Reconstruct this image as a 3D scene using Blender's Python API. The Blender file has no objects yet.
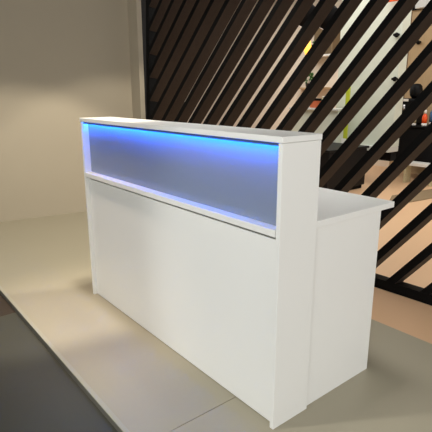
import bpy, bmesh, math, random
from mathutils import Vector, Matrix
random.seed(7)
S = bpy.context.scene
C = S.collection

# ------------------------------------------------------------------ camera
F = 463.30
CAM = Vector((1.0282, -1.1012, 1.2332))
YAW, PITCH, ROLL = 0.8936, -0.2581, -0.0021
fwd = Vector((-math.sin(YAW)*math.cos(PITCH), math.cos(YAW)*math.cos(PITCH), math.sin(PITCH)))
rt = Vector((math.cos(YAW), math.sin(YAW), 0))
up = rt.cross(fwd)
r2 = rt*math.cos(ROLL) + up*math.sin(ROLL)
u2 = -rt*math.sin(ROLL) + up*math.cos(ROLL)
cd = bpy.data.cameras.new('camera')
cd.sensor_width = 36; cd.lens = F/432*36; cd.clip_start = .05
co = bpy.data.objects.new('camera', cd); C.objects.link(co)
co.matrix_world = Matrix(((r2.x, u2.x, -fwd.x, CAM.x), (r2.y, u2.y, -fwd.y, CAM.y), (r2.z, u2.z, -fwd.z, CAM.z), (0, 0, 0, 1)))
S.camera = co
S.view_settings.view_transform = 'Standard'
S.view_settings.look = 'None'
S.view_settings.gamma = 1
S.view_settings.use_curve_mapping = False
S.view_settings.exposure = 0


def at(u, v, y):
    """world point seen at photo pixel (u, v) on the plane Y = y (used only to read positions off the photo)"""
    d = r2*(u-216)/F - u2*(v-216)/F + fwd
    s = (y-CAM.y)/d.y
    return CAM + d*s

# --------------------------------------------------------------- materials
def lin(c):
    return tuple(((x/255)/12.92 if x/255 <= .04045 else ((x/255+.055)/1.055)**2.4) for x in c) + (1,)


def mat(name, rgb, rough=.5, var=.0, scale=6, stretch=(1, 1, 1), metal=0, emit=None, power=0, trans=0, bump=0, spec=.5):
    m = bpy.data.materials.new(name); m.use_nodes = True
    nt = m.node_tree; b = nt.nodes['Principled BSDF']
    b.inputs['Roughness'].default_value = rough
    b.inputs['Metallic'].default_value = metal
    b.inputs['Specular IOR Level'].default_value = spec
    b.inputs['Base Color'].default_value = lin(rgb)
    if trans: b.inputs['Transmission Weight'].default_value = trans
    if emit:
        b.inputs['Emission Color'].default_value = lin(emit); b.inputs['Emission Strength'].default_value = power
    if var or bump:
        tc = nt.nodes.new('ShaderNodeTexCoord'); mp = nt.nodes.new('ShaderNodeMapping')
        mp.inputs['Scale'].default_value = stretch
        nz = nt.nodes.new('ShaderNodeTexNoise'); nz.inputs['Scale'].default_value = scale
        nz.inputs['Detail'].default_value = 4
        nt.links.new(tc.outputs['Object'], mp.inputs['Vector']); nt.links.new(mp.outputs['Vector'], nz.inputs['Vector'])
        if var:
            mx = nt.nodes.new('ShaderNodeMix'); mx.data_type = 'RGBA'
            c = lin(rgb)
            mx.inputs[6].default_value = tuple(x*(1-var) for x in c[:3]) + (1,)
            mx.inputs[7].default_value = tuple(min(1, x*(1+var)) for x in c[:3]) + (1,)
            nt.links.new(nz.outputs['Fac'], mx.inputs[0]); nt.links.new(mx.outputs[2], b.inputs['Base Color'])
        if bump:
            bp = nt.nodes.new('ShaderNodeBump'); bp.inputs['Strength'].default_value = bump
            bp.inputs['Distance'].default_value = .002
            nt.links.new(nz.outputs['Fac'], bp.inputs['Height']); nt.links.new(bp.outputs['Normal'], b.inputs['Normal'])
    return m


M_white = mat('white laminate', (229, 230, 227), .34, .015, 3)
M_acryl = mat('grey acrylic with painted led tint', (126, 136, 150), .28)  # grey acrylic, with the LED's blue glow put into the base colour
M_led = mat('blue led', (20, 60, 120), .5, emit=(0, 106, 255), power=138)
M_chan = mat('blue grey channel', (60, 84, 120), .4)
M_wall = mat('beige plaster', (172, 162, 143), .85, .03, 2.2, bump=.05)
M_trim = mat('cream trim', (196, 188, 168), .6)
M_floor = mat('grey beige floor', (167, 160, 140), .42, .03, 1.4)
M_back = mat('peach vinyl floor', (218, 180, 142), .38, .04, 2.0)
M_low = mat('dark grey floor', (69, 69, 61), .6, .05, 2)
M_carpet = mat('dark brown floor', (62, 51, 40), .9, .1, 30)
M_edge = mat('brushed aluminium edge', (170, 167, 150), .42, .03, 20, (1, 20, 20))
M_edge2 = mat('grey edge face', (92, 90, 82), .5)
M_black = mat('matte black', (9, 8, 8), .7, spec=.12)
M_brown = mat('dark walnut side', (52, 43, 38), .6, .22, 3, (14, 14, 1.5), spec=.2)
M_cream = mat('cream plaster', (236, 222, 204), .8, .02, 3)
M_ceil = mat('dark ceiling', (60, 57, 53), .9)
M_dkwall = mat('dark brown plaster', (26, 21, 17), .8)
M_mint = mat('pale mint panel', (206, 212, 198), .4, .05, 9)
M_sill = mat('pale grey sill', (196, 198, 192), .5)
M_tan = mat('tan plywood', (186, 158, 120), .6, .14, 5, (8, 1, 1.2))
M_seam = mat('brown seam', (110, 84, 58), .8)
M_counter = mat('black lacquer', (10, 10, 13), .5, spec=.2)
M_lime = mat('lime green', (178, 190, 44), .5)
M_leaf = mat('leaf green', (52, 104, 36), .5, .25, 20)
M_pot = mat('dark pot', (50, 40, 34), .6)
M_orange = mat('orange', (236, 84, 24), .35)
M_brick = mat('brick orange', (190, 98, 60), .6)
M_wht = mat('white gloss', (236, 234, 228), .3)
M_chrome = mat('chrome', (210, 210, 212), .2, metal=.9)
M_blue = mat('blue glass', (70, 110, 150), .15)
M_straw = mat('straw', (196, 186, 150), .8, .3, 40)
M_lamp = mat('warm lamp', (255, 190, 90), .5, emit=(255, 178, 70), power=1.6)
M_glint = mat('pale lens', (230, 214, 210), .3, emit=(255, 236, 226), power=.8)
M_olive = mat('olive brown rug', (132, 112, 84), .95, .15, 40)
M_greyp = mat('light grey panel', (188, 188, 184), .5)

# ----------------------------------------------------------------- helpers
def bmnew(): return bmesh.new()


def box(bm, x0, x1, y0, y1, z0, z1, mi=0):
    vs = [bm.verts.new((x, y, z)) for x in (x0, x1) for y in (y0, y1) for z in (z0, z1)]
    fs = []
    for f in ((0, 1, 3, 2), (4, 6, 7, 5), (0, 4, 5, 1), (2, 3, 7, 6), (0, 2, 6, 4), (1, 5, 7, 3)):
        g = bm.faces.new([vs[i] for i in f]); g.material_index = mi; fs.append(g)
    return fs


def lathe(bm, prof, n=20, cx=0, cy=0, cz=0, mi=0):
    rings = []
    for r, z in prof:
        rings.append([bm.verts.new((cx+r*math.cos(2*math.pi*k/n), cy+r*math.sin(2*math.pi*k/n), cz+z)) for k in range(n)])
    for a, b in zip(rings, rings[1:]):
        for k in range(n):
            bm.faces.new((a[k], a[(k+1) % n], b[(k+1) % n], b[k])).material_index = mi
    bm.faces.new(rings[0][::-1]); bm.faces.new(rings[-1])


def obj(name, bm, m, parent=None, bevel=0, smooth=False, loc=None):
    bmesh.ops.recalc_face_normals(bm, faces=bm.faces[:])
    me = bpy.data.meshes.new(name); bm.to_mesh(me); bm.free()
    for x in (m if isinstance(m, (list, tuple)) else [m]): me.materials.append(x)
    o = bpy.data.objects.new(name, me); C.objects.link(o)
    if smooth:
        for p in me.polygons: p.use_smooth = True
    if parent: o.parent = parent
    if loc is not None: o.location = loc
    if bevel:
        b = o.modifiers.new('bevel', 'BEVEL'); b.width = bevel; b.segments = 2; b.limit_method = 'ANGLE'
    return o


def bx(name, x0, x1, y0, y1, z0, z1, m, parent=None, bevel=0):
    bm = bmnew(); box(bm, x0, x1, y0, y1, z0, z1); return obj(name, bm, m, parent, bevel)


def tag(o, label, cat, group=None):
    o['label'] = label; o['category'] = cat
    if group: o['group'] = group
    return o


def thing(name, label, cat, loc=(0, 0, 0), group=None):
    o = bpy.data.objects.new(name, None); C.objects.link(o); o.location = loc
    o.empty_display_size = .1
    return tag(o, label, cat, group)


def struct(o):
    o['kind'] = 'structure'; return o

# ------------------------------------------------------- the front room
YE, YS, YR = -.432, 1.076, 1.46
# raised platform floor: mesh with one hairline joint cut as a groove
bm = bmnew()
JX = -.238
box(bm, -6.2, JX-.0016, YE, YS, -.03, 0); box(bm, JX+.0016, 4.5, YE, YS, -.03, 0)
box(bm, JX-.0016, JX+.0016, YE, .1, -.03, -.003); box(bm, JX-.0016, JX+.0016, .1, YS, -.03, 0)
struct(obj('floor', bm, M_floor))
struct(bx('floor_back', -12, 4.5, YS, 6.4, -.03, .0, M_back))
struct(bx('floor_front', -1.70, 4.5, -6, YE-.014, -.06, -.03, M_low))
struct(bx('floor_left', -6.2, -1.70, -6, YE-.014, -.06, -.03, M_carpet))
bm = bmnew()
box(bm, -6.2, 4.5, YE-.014, YE+.005, -.003, .0025)
box(bm, -6.2, 4.5, YE-.014, YE-.0005, -.05, -.003, 1)
struct(obj('trim_1', bm, [M_edge, M_edge2], bevel=.001))

# left wall: slightly skewed to the desk
a = Vector((-4.45, -4.15, 0)); b = Vector((-3.565, 1.445, 0)); n = Vector((-(b-a).y, (b-a).x, 0)).normalized()*.15
bm = bmnew()
lo = [bm.verts.new(p) for p in (a, b, b+n, a+n)]; hi = [bm.verts.new(Vector(p.co)+Vector((0, 0, 3.2))) for p in lo]
bm.faces.new(lo); bm.faces.new(hi)
for k in range(4): bm.faces.new((lo[k], lo[(k+1) % 4], hi[(k+1) % 4], hi[k]))
struct(obj('wall_left', bm, M_wall))
struct(bx('trim_2', -3.75, -3.385, 1.43, 1.486, 0, 3.2, M_wall, bevel=.004))
struct(bx('ceiling', -12, 4.5, -6, 6.4, 3.2, 3.3, M_ceil))

# ------------------------------------------------------- reception desk
L, D, D2, D3, ZW, T, E = 1.597, .194, .630, .713, .7845, .0187, .0117
desk = thing('reception_desk', 'white stepped reception desk with a blue lit display niche on the grey beige floor', 'desk', (-L/2, .3, 0))
inv = Matrix.Translation((L/2, -.3, 0))


def dp(name, x0, x1, y0, y1, z0, z1, m=M_white, parent=desk, bevel=.0015):
    o = bx(name, x0, x1, y0, y1, z0, z1, m, parent, bevel)
    o.data.transform(inv) if parent is desk else None
    return o


HC = 1.078
dp('end_panel', -T, 0, 0, D, 0, HC, bevel=.0018)
dp('end_panel', -L, -L+T, 0, D, 0, HC, bevel=.0018)
cap = dp('top_cap', -L-.002, .002, -.002, D+.002, HC+.0008, 1.10, bevel=.002)
dp('front_panel', -L+T+.0005, -T-.0005, .021, .039, .003, ZW-.041)
dp('ledge', -L+T+.0005, -T-.0005, -.003, D-.019, ZW-.026, ZW, bevel=.002)
pan = dp('niche_panel', -L+T+.0005, -T-.0005, .040, .046, ZW+.0005, HC-.0005, M_acryl, bevel=.0006)
dp('rear_panel', -L+T+.0005, -T-.0005, D-.018, D, .003, HC-.0005)
dp('led_channel', -L+T+.002, -T-.002, .009, .0105, HC-.0105, HC-.0005, M_chan, bevel=.0003)
led = dp('led_strip', -L+T+.006, -T-.006, .0108, .0135, HC-.0085, HC-.0008, M_led, bevel=.0003); led['label'] = 'glowing blue light strip'
dp('worktop', -L-.002, -.0024, D+.0008, D3, ZW-.026, ZW, bevel=.002)
dp('side_panel', -E-.018, -E, D+.0008, D2, 0, ZW-.0265)
dp('side_panel', -L+E, -L+E+.018, D+.0008, D2, 0, ZW-.0265)

# ------------------------------------------------------- slatted screen
phi, psi, ang, pit, off = .04544, .13831, .91253, .177077, -2.304794
ex = Vector((math.cos(phi), math.sin(phi), 0))
nb = -Vector((math.sin(phi), -math.cos(phi)*math.cos(psi), math.sin(psi))).normalized()
ez = ex.cross(nb); ez = ez if ez.z > 0 else -ez
O = Vector((-.5, 1.485, 0))
SW, SD, RH, TOP = .048, .114, .062, 2.9
scr = thing('slatted_screen', 'dark slatted partition of leaning diagonal battens behind the white desk', 'screen', O)
fr = Matrix(((ex.x, nb.x, ez.x, 0), (ex.y, nb.y, ez.y, 0), (ex.z, nb.z, ez.z, 0), (0, 0, 0, 1)))   # local (a, depth, b) -> world offset


def clip(bm, pco, pno):
    g = bm.verts[:] + bm.edges[:] + bm.faces[:]
    r = bmesh.ops.bisect_plane(bm, geom=g, plane_co=pco, plane_no=pno, clear_outer=True, dist=1e-5)
    ed = [e for e in bm.edges if e.is_boundary]
    if ed: bmesh.ops.holes_fill(bm, edges=ed)


ARI = 2.6
sa, ca = math.sin(ang), math.cos(ang)
A0, A1 = -2.874, -3.06              # left end at b = 1.0 and b = 2.2
ldir = Vector((A1-A0, 0, 1.2)).normalized(); lno = Vector((-ldir.z, 0, ldir.x))
def la(b): return A0 + (b-1.0)*(A1-A0)/1.2


bm = bmnew(); box(bm, la(0), ARI, 0.0, SD, .0008, RH); bm.transform(fr)
for v in bm.verts:
    if v.co.z + O.z < .001: v.co.z = .001
obj('bottom_rail', bm, M_black, scr, bevel=.001)
bm = bmnew()
q8 = [bm.verts.new((la(b_)+w, d, b_)) for b_ in (RH+.0005, TOP) for w in (0, .06) for d in (0, SD)]
for f in ((0, 1, 3, 2), (4, 6, 7, 5), (0, 4, 5, 1), (2, 3, 7, 6), (0, 2, 6, 4), (1, 5, 7, 3)): bm.faces.new([q8[i] for i in f])
bm.transform(fr); obj('frame_post', bm, M_black, scr)
for k in range(-14, 28):
    c0 = off + pit*k
    # front-left edge: a*sa - b*ca = c0 ; slat runs along (ca, sa) in (a, b)
    bm = bmnew()
    pr = Vector((sa, 0, -ca)); dr = Vector((ca, 0, sa))
    fr_, bk = [], []
    vs = {}
    for s_ in (-6, 6):
        for w in (0, SW):
            for d in (0, SD):
                vs[(s_, w, d)] = bm.verts.new(pr*(c0+w) + dr*s_ + Vector((0, d, 0)))
    def q(*ks): return bm.faces.new([vs[x] for x in ks])
    q((-6, 0, 0), (6, 0, 0), (6, SW, 0), (-6, SW, 0)).material_index = 0  # front face is near-black, sides and back dark brown
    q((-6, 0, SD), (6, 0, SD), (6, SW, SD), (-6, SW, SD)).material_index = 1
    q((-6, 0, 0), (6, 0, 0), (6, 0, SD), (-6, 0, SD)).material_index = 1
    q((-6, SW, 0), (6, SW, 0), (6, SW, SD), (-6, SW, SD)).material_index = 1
    q((-6, 0, 0), (-6, SW, 0), (-6, SW, SD), (-6, 0, SD)); q((6, 0, 0), (6, SW, 0), (6, SW, SD), (6, 0, SD))
    clip(bm, Vector((0, 0, RH+.0005)), Vector((0, 0, -1)))
    if bm.verts: clip(bm, Vector((0, 0, TOP)), Vector((0, 0, 1)))
    if bm.verts: clip(bm, Vector((ARI, 0, 0)), Vector((1, 0, 0)))
    if bm.verts: clip(bm, Vector((A0+.0605, 0, 1.0)), lno)
    if len(bm.verts) < 6: bm.free(); continue
    bm.transform(fr)
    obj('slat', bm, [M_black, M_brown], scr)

# ------------------------------------------------------- the shop behind
struct(bx('wall_back', -12, 4.5, 6.2, 6.4, 0, 3.2, M_cream))
struct(bx('wall_side', -5.75, -5.6, 1.75, 3.55, 0, 3.2, M_dkwall))
struct(bx('trim_3', -12, -3.75, 1.75, 1.9, 0, 3.2, M_dkwall))


def span(u0, v0, u1, v1, y):
    """x and z extents of a photo rectangle on the plane Y = y"""
    p = at(u0, (v0+v1)/2, y); q = at(u1, (v0+v1)/2, y); um = (u0+u1)/2
    return p.x, q.x, at(um, v1, y).z, at(um, v0, y).z


# mint display wall
x0, x1, z0, z1 = span(338, 0, 398, 150, 4.62)
t = thing('display_wall', 'pale mint display wall panel seen between slats above the black counter', 'wall panel', ((x0+x1)/2, 4.7, 0))
o = bx('panel', x0, x1, 4.62, 4.8, z0+.07, 3.0, M_mint, t); o.data.transform(Matrix.Translation(-t.location))
o = bx('sill', x0, x1, 4.56, 4.8, z0, z0+.068, M_sill, t, .004); o.data.transform(Matrix.Translation(-t.location))
zp = at(380, 160, 4.66).z; xp = at(352, 170, 4.8).x
o = bx('plinth', xp, x1-.02, 4.66, 4.8, zp, z0-.0005, M_counter, t); o.data.transform(Matrix.Translation(-t.location))
o = bx('foot', x0+.02, xp-.0005, 4.66, 4.8, 0, z0-.0005, M_counter, t); o.data.transform(Matrix.Translation(-t.location))

# tan plywood panel
x0, x1, z0, z1 = span(398.5, 8, 470, 120, 5.95)
t = thing('plywood_panel', 'tan plywood wall panel with dark seams right of the mint wall', 'wall panel', ((x0+x1)/2, 5.95, 0))
iv = Matrix.Translation(-t.location)
ztop = at(424, 9, 5.95).z
o = bx('board', x0, x1, 5.95, 6.05, 0, ztop, M_tan, t); o.data.transform(iv)
for u in (408.5, 447):
    sx = at(u, 50, 5.95).x; o = bx('seam', sx-.008, sx+.008, 5.946, 5.949, .0, ztop-.02, M_seam, t); o.data.transform(iv)
o = bx('top_rail', x0, x1, 5.91, 6.05, ztop+.001, ztop+.07, M_black, t); o.data.transform(iv)
for u, v, lab in ((398.3, 35, 'small black wall hook beside the edge of the mint wall'), (418.5, 42.5, 'black wall hook on the tan plywood panel'), (396.5, 79, 'lowest black wall hook at the mint wall edge')):
    y = 4.62 if u < 398.4 else 5.95
    if u < 398.4: u -= 1.5
    p = at(u, v, y)
    h = thing('wall_hook', lab, 'hook', p, 'black hooks on the shop wall')
    bm = bmnew(); lathe(bm, [(.03, 0), (.03, .012)], 14); bm.transform(Matrix.Rotation(math.pi/2, 4, 'X')); obj('plate', bm, M_black, h)
    bm = bmnew(); box(bm, -.012, .05, -.07, -.0125, -.014, .014); obj('peg', bm, M_black, h, .003)

# light grey hanging panel at the top right
x0, x1, z0, z1 = span(416, -14, 436, 7, 4.0)
t = tag(bx('hanging_panel', x0, x1, 4.0, 4.06, z0, 3.2, M_greyp, None, .004), 'light grey panel hanging from the ceiling at the top right corner', 'panel')

# black counters
x0, x1, z0, z1 = span(286, 150, 366, 197, 3.5); x1 = at(366, 175, 4.32).x
t = thing('bar_counter', 'long low black counter behind the desk worktop, its end by the glossy floor', 'counter', ((x0+x1)/2, 4.0, 0))
iv = Matrix.Translation(-t.location)
o = bx('body', x0, x1, 3.5, 4.3, .05, z1-.03, M_counter, t, .01); o.data.transform(iv)
o = bx('counter_top', x0-.02, x1+.02, 3.48, 4.32, z1-.0295, z1, M_counter, t, .006); o.data.transform(iv)
o = bx('plinth', x0+.03, x1-.03, 3.55, 4.28, 0, .0495, M_black, t); o.data.transform(iv)

x0, x1, z0, z1 = span(388, 127, 480, 158, 5.35)
CT = z1
t = thing('bar_cabinet', 'black bar cabinet carrying bottles in front of the plywood panel', 'cabinet', ((x0+x1)/2, 5.6, 0))
iv = Matrix.Translation(-t.location)
zb = at(410, 163, 5.37).z
o = bx('body', x0, x1, 5.37, 5.84, zb, z1-.026, M_counter, t, .03); o.data.transform(iv)
o = bx('cabinet_top', x0-.01, x1, 5.35, 5.86, z1-.0255, z1, M_counter, t, .006); o.data.transform(iv)
for lx in (x0+.1, x1-.1):
    for ly in (5.45, 5.78):
        o = bx('leg', lx-.015, lx+.015, ly-.015, ly+.015, 0, zb-.0005, M_straw, t); o.data.transform(iv)

p = at(407, 112, 5.64); p.z = CT+.001
t = thing('coffee_machine', 'black machine with rounded hopper and white fittings on the bar cabinet', 'machine', p)
bm = bmnew(); box(bm, -.16, .2, -.13, .14, 0, .38); obj('body', bm, M_counter, t, .03)
bm = bmnew(); lathe(bm, [(.05, .381), (.08, .42), (.092, .49), (.08, .555), (.05, .585), (.015, .59)], 24, .11, 0, 0); obj('hopper', bm, M_counter, t, smooth=True)
bm = bmnew(); box(bm, -.12, -.03, -.142, -.1305, .34, .385-.008); box(bm, .0, .08, -.142, -.1305, .335, .372); obj('badge', bm, M_wht, t, .004)
bm = bmnew(); bmesh.ops.create_circle(bm, segments=20, radius=.06); bm.clear()
N = 22
ring = []
for k in range(N):
    a0 = 2*math.pi*k/N
    c = Vector((-.08+.06*math.cos(a0), -.143, .26+.06*math.sin(a0))); rd = Vector((math.cos(a0), 0, math.sin(a0)))
    ring.append([bm.verts.new(c+rd*.009*math.cos(w)+Vector((0, 1, 0))*.009*math.sin(w)) for w in (0, math.pi/2, math.pi, 3*math.pi/2)])
for k in range(N):
    A_, B_ = ring[k], ring[(k+1) % N]
    for w in range(4): bm.faces.new((A_[w], A_[(w+1) % 4], B_[(w+1) % 4], B_[w]))
obj('handle', bm, M_chrome, t, smooth=True)
bm = bmnew(); lathe(bm, [(.016, 0), (.02, .03), (.016, .08), (.006, .085)], 12, .03, -.148, .21); obj('spout', bm, M_chrome, t, smooth=True)

# bottles on the cabinet front edge
def bottle(u, mcol, mcap, lab, h, y=5.42, name='bottle'):
    p = at(u, 127, y); p.z = CT+.001
    t = thing(name, lab, 'bottle', p, 'bottles on the bar cabinet')
    s = h/.26
    bm = bmnew(); lathe(bm, [(.036*s, 0), (.042*s, .012*s), (.042*s, .045*s)], 20); obj('base', bm, M_wht, t, smooth=True)
    bm = bmnew(); lathe(bm, [(.0421*s, .0455*s), (.0435*s, .12*s), (.04*s, .16*s), (.022*s, .19*s), (.018*s, .2*s)], 20); obj('body', bm, mcol, t, smooth=True)
    bm = bmnew(); lathe(bm, [(.022*s, .2005*s), (.022*s, .25*s), (.018*s, .26*s)], 16); obj('cap', bm, mcap, t, smooth=True)
bottle(423.8, M_orange, M_wht, 'orange bottle with white cap on the black bar cabinet', .225)
bottle(413.5, M_straw, M_wht, 'pale slim bottle just left of the orange bottle', .18)
bottle(432.2, M_blue, M_blue, 'small blue bottle right of the orange bottle at the photo edge', .31, 5.5)

# low white bench in front of the cabinet and an olive floor patch
p = at(419, 162.8, 5.12)
t = thing('low_bench', 'low white bench on the glossy floor below the black bar cabinet', 'bench', (p.x, 5.12, 0))
bm = bmnew(); box(bm, -.2, .24, -.06, .12, p.z-.045, p.z); obj('bench_top', bm, M_wht, t, .004)
for lx in (-.17, .21):
    bm = bmnew(); box(bm, lx-.012, lx+.012, -.05, .1, .0005, p.z-.0455); obj('leg', bm, M_straw, t)


def gp(u, v, z=0):
    d = r2*(u-216)/F - u2*(v-216)/F + fwd
    s = (z-CAM.z)/d.z
    return CAM + d*s


pts = [gp(386, 207), gp(440, 197), gp(440, 188), gp(392, 196)]
bm = bmnew(); lo = [bm.verts.new((q.x, q.y, .0008)) for q in pts]; hi = [bm.verts.new((q.x, q.y, .008)) for q in pts]
bm.faces.new(lo); bm.faces.new(hi)
for k in range(4): bm.faces.new((lo[k], lo[(k+1) % 4], hi[(k+1) % 4], hi[k]))
tag(obj('patch', bm, M_olive), 'olive brown rug lying on the peach floor beyond the slats', 'patch')  # thin olive brown slab lying flat on the shop floor

# white service counter and things on it
x0, x1, z0, z1 = span(290, 108, 336, 150, 4.36)
t = thing('service_counter', 'white service counter left of the mint wall holding an orange box', 'counter', ((x0+x1)/2, 4.45, 0))
iv = Matrix.Translation(-t.location)
o = bx('body', x0, x1, 4.38, 4.56, 0, z1-.03, M_mint, t); o.data.transform(iv)
o = bx('counter_top', x0-.02, x1+.02, 4.34, 4.555, z1-.0295, z1, M_sill, t, .004); o.data.transform(iv)
SC = z1
p = at(316.5, 102, 4.45); p.z = SC+.001
t = thing('carton', 'brick orange box with dark lid on the white service counter', 'box', p)
bm = bmnew(); box(bm, -.07, .07, -.06, .06, 0, .1); obj('body', bm, M_brick, t, .004)
bm = bmnew(); box(bm, -.073, .073, -.063, .063, .1005, .135); obj('lid', bm, M_black, t, .004)
p = at(328, 102, 4.45); p.z = SC+.001
t = thing('basket', 'straw coloured round basket at the right end of the service counter', 'basket', p)
bm = bmnew(); lathe(bm, [(.06, 0), (.085, .05), (.09, .12), (.08, .15)], 20); obj('body', bm, M_straw, t, smooth=True)
bm = bmnew(); lathe(bm, [(.083, .1505), (.088, .158), (.083, .166)], 20); obj('rim', bm, M_wht, t, smooth=True)

# lime post in front of the mint wall
p = at(347, 110, 4.45)
zt = at(347, 80, 4.45).z
t = thing('floor_sign', 'slim lime green upright sign standing before the mint wall', 'sign', (p.x, 4.45, 0))
bm = bmnew(); box(bm, -.13, .13, -.07, .07, .0005, .02); obj('base', bm, M_counter, t, .003)
bm = bmnew(); box(bm, -.03, .03, -.012, .012, .0205, zt); obj('post', bm, M_lime, t, .004)
bm = bmnew(); box(bm, -.05, .03, -.016, -.0125, .35, .62); obj('card', bm, M_wht, t)

# wall shelf, plant, lamp
x0, x1, z0, z1 = span(296, 86, 326, 89, 6.05)
tag(bx('wall_shelf', x0, x1, 5.93, 6.1995, z0, z0+.03, M_tan, None, .003), 'tan wall shelf with a green plant above the service counter', 'shelf')
p = at(308, 85, 6.07); p.z = z0+.031
t = thing('potted_plant', 'small bushy green plant in dark pot on the tan wall shelf', 'plant', p)
bm = bmnew(); lathe(bm, [(.035, 0), (.05, .07), (.052, .075)], 16); obj('pot', bm, M_pot, t, smooth=True)


def leaves(n, r, cz, seed):
    R = random.Random(seed); bm = bmnew()
    for k in range(n):
        d = Vector((R.gauss(0, 1), R.gauss(0, 1), R.gauss(.3, 1))).normalized()
        c = Vector((0, 0, cz)) + d*r*R.uniform(.3, 1)
        s = d.cross(Vector((R.random(), R.random(), R.random()))).normalized()*r*.28
        e = d*r*.5
        q = [c, c+e*.5+s, c+e, c+e*.5-s]
        f = [bm.verts.new(x) for x in q]; bm.faces.new(f)
        w = d.cross(s).normalized()*.003
        g = [bm.verts.new(x+w) for x in q]; bm.faces.new(g[::-1])
        for i in range(4): bm.faces.new((f[i], f[(i+1) % 4], g[(i+1) % 4], g[i]))
    return bm


obj('foliage', leaves(60, .11, .15, 1), M_leaf, t)

x0, x1, z0, z1 = span(300, 38, 336, 57, 6.0)
t = thing('wall_cupboard', 'olive tan open wall cupboard with white edge near the top', 'cupboard', ((x0+x1)/2, 6.1, z0))
iv = Matrix.Translation(-t.location)
o = bx('back', x0+.2, x1, 6.16, 6.1995, z0, z1+.35, M_olive, t); o.data.transform(iv)
o = bx('shelf_board', x0+.2, x1, 5.9, 6.1595, z0, z0+.03, M_wht, t); o.data.transform(iv)
o = bx('side', x1-.03, x1, 5.9, 6.1595, z0+.0305, z1+.35, M_olive, t); o.data.transform(iv)
p = at(318.5, 34, 6.03); p.z = z0+.031
p.y = 6.0
t = thing('potted_plant', 'green trailing plant standing on the white cupboard shelf', 'plant', p)
bm = bmnew(); lathe(bm, [(.05, 0), (.07, .1), (.072, .11)], 16); obj('pot', bm, M_pot, t, smooth=True)
obj('foliage', leaves(50, .085, .2, 2), M_leaf, t)

p = at(307.5, 47, 4.3)
t = thing('pendant_lamp', 'small warm glowing pendant lamp left of the olive cupboard', 'lamp', p)
bm = bmnew(); lathe(bm, [(.02, -.12), (.045, -.06), (.055, 0), (.04, .08), (.02, .12)], 18); obj('lamp_shade', bm, M_lamp, t, smooth=True)
bm = bmnew(); lathe(bm, [(.004, .121), (.004, 3.199-p.z)], 8); obj('cord', bm, M_black, t)

# track spotlights
pa = at(292, -2, 3.6); pb = at(346, 6, 3.6)
t = thing('track_light', 'black ceiling track with spot heads beyond the slats at the top', 'light', (pa.x, 3.6, pa.z))
Lx = pb.x-pa.x
bm = bmnew(); box(bm, -.1, Lx+.1, -.03, .03, .12, .16); obj('track', bm, M_black, t)
for sx in (0, Lx):
    bm = bmnew(); lathe(bm, [(.006, .1605), (.006, 3.199-pa.z)], 8, sx, 0, 0); obj('rod', bm, M_black, t)
for u, v in ((306, 15), (328, 17)):
    q = at(u, v, 3.6)
    bm = bmnew(); lathe(bm, [(.06, -.13), (.075, -.05), (.07, .12), (.02, .14)], 18)
    bm.transform(Matrix.Translation((q.x-pa.x, 0, q.z-pa.z)) @ Matrix.Rotation(.5, 4, 'Y')); h = obj('spot_head', bm, M_black, t, smooth=True)
    bm = bmnew(); lathe(bm, [(.045, -.137), (.045, -.1305)], 18)
    bm.transform(Matrix.Translation((q.x-pa.x, 0, q.z-pa.z)) @ Matrix.Rotation(.5, 4, 'Y')); obj('lens', bm, M_glint, h)

p = at(392, -2, 4.5)
t = thing('ceiling_sign', 'small orange hanging sign at the top edge before the mint wall', 'sign', p)
bm = bmnew(); box(bm, -.09, .09, -.02, .02, -.04, .09); obj('board', bm, M_orange, t, .004)
bm = bmnew(); lathe(bm, [(.005, .0905), (.005, 3.199-p.z)], 8); obj('rod', bm, M_black, t)

# ------------------------------------------------------- light
W = bpy.data.worlds.new('World'); S.world = W; W.use_nodes = True
W.node_tree.nodes['Background'].inputs[0].default_value = (1, .99, .955, 1)
W.node_tree.nodes['Background'].inputs[1].default_value = 1.35


def area(name, loc, tgt, sx, sy, power, col=(1, 1, 1), spread=180):
    l = bpy.data.lights.new(name, 'AREA'); l.shape = 'RECTANGLE'; l.size = sx; l.size_y = sy; l.energy = power; l.color = col
    l.spread = math.radians(spread)
    o = bpy.data.objects.new(name, l); C.objects.link(o); o.location = loc
    o.rotation_euler = (Vector(tgt)-Vector(loc)).to_track_quat('-Z', 'Y').to_euler(); return o


def spot(name, loc, tgt, power, half, blend, col, rad=.15):
    l = bpy.data.lights.new(name, 'SPOT'); l.energy = power; l.spot_size = math.radians(2*half); l.spot_blend = blend
    l.color = col; l.shadow_soft_size = rad
    o = bpy.data.objects.new(name, l); C.objects.link(o); o.location = loc
    o.rotation_euler = (Vector(tgt)-Vector(loc)).to_track_quat('-Z', 'Y').to_euler(); return o


area('shop_ceiling_light', (-3.2, 3.6, 3.1), (-3.2, 3.6, 0), 7, 3, 225, (1, .96, .9))
area('right_fill_light', (2.7, .9, 1.25), (-1, .95, .9), 1.6, 1.5, 21, (1, .94, .9))  # unseen fill added to brighten the desk's right side and the slats
area('front_fill_light', (1.5, -3.0, 3.1), (-.1, .1, .5), 1.6, 1.2, 25, (.98, 1, .97), 100)  # unseen fill, added to light the desk front
area('worktop_fill_light', (-.8, .62, 3.1), (-.8, .6, 0), .8, .5, 5.5, (1, .97, .95), 50)  # extra unseen downlight added to brighten the worktop
DN = math.radians(62.3)
for wy, pw in ((.06, 240), (1.05, 155)):
    spot('wall_spot', (-1.1, wy, 3.0), (-1.1-math.cos(DN), wy+.01, 3.0-math.sin(DN)), pw, 30, .1, (1, .91, .76), .1)
spot('floor_spot', (-1.25, -.5, 3.1), (-1.3, -.2, 0), 215, 18, 1, (1, .80, .64), .15)
spot('desk_spot', (-1.75, -2.95, 3.1), (.3, .1, .1), 260, 16, .6, (1, .98, .93), .08)
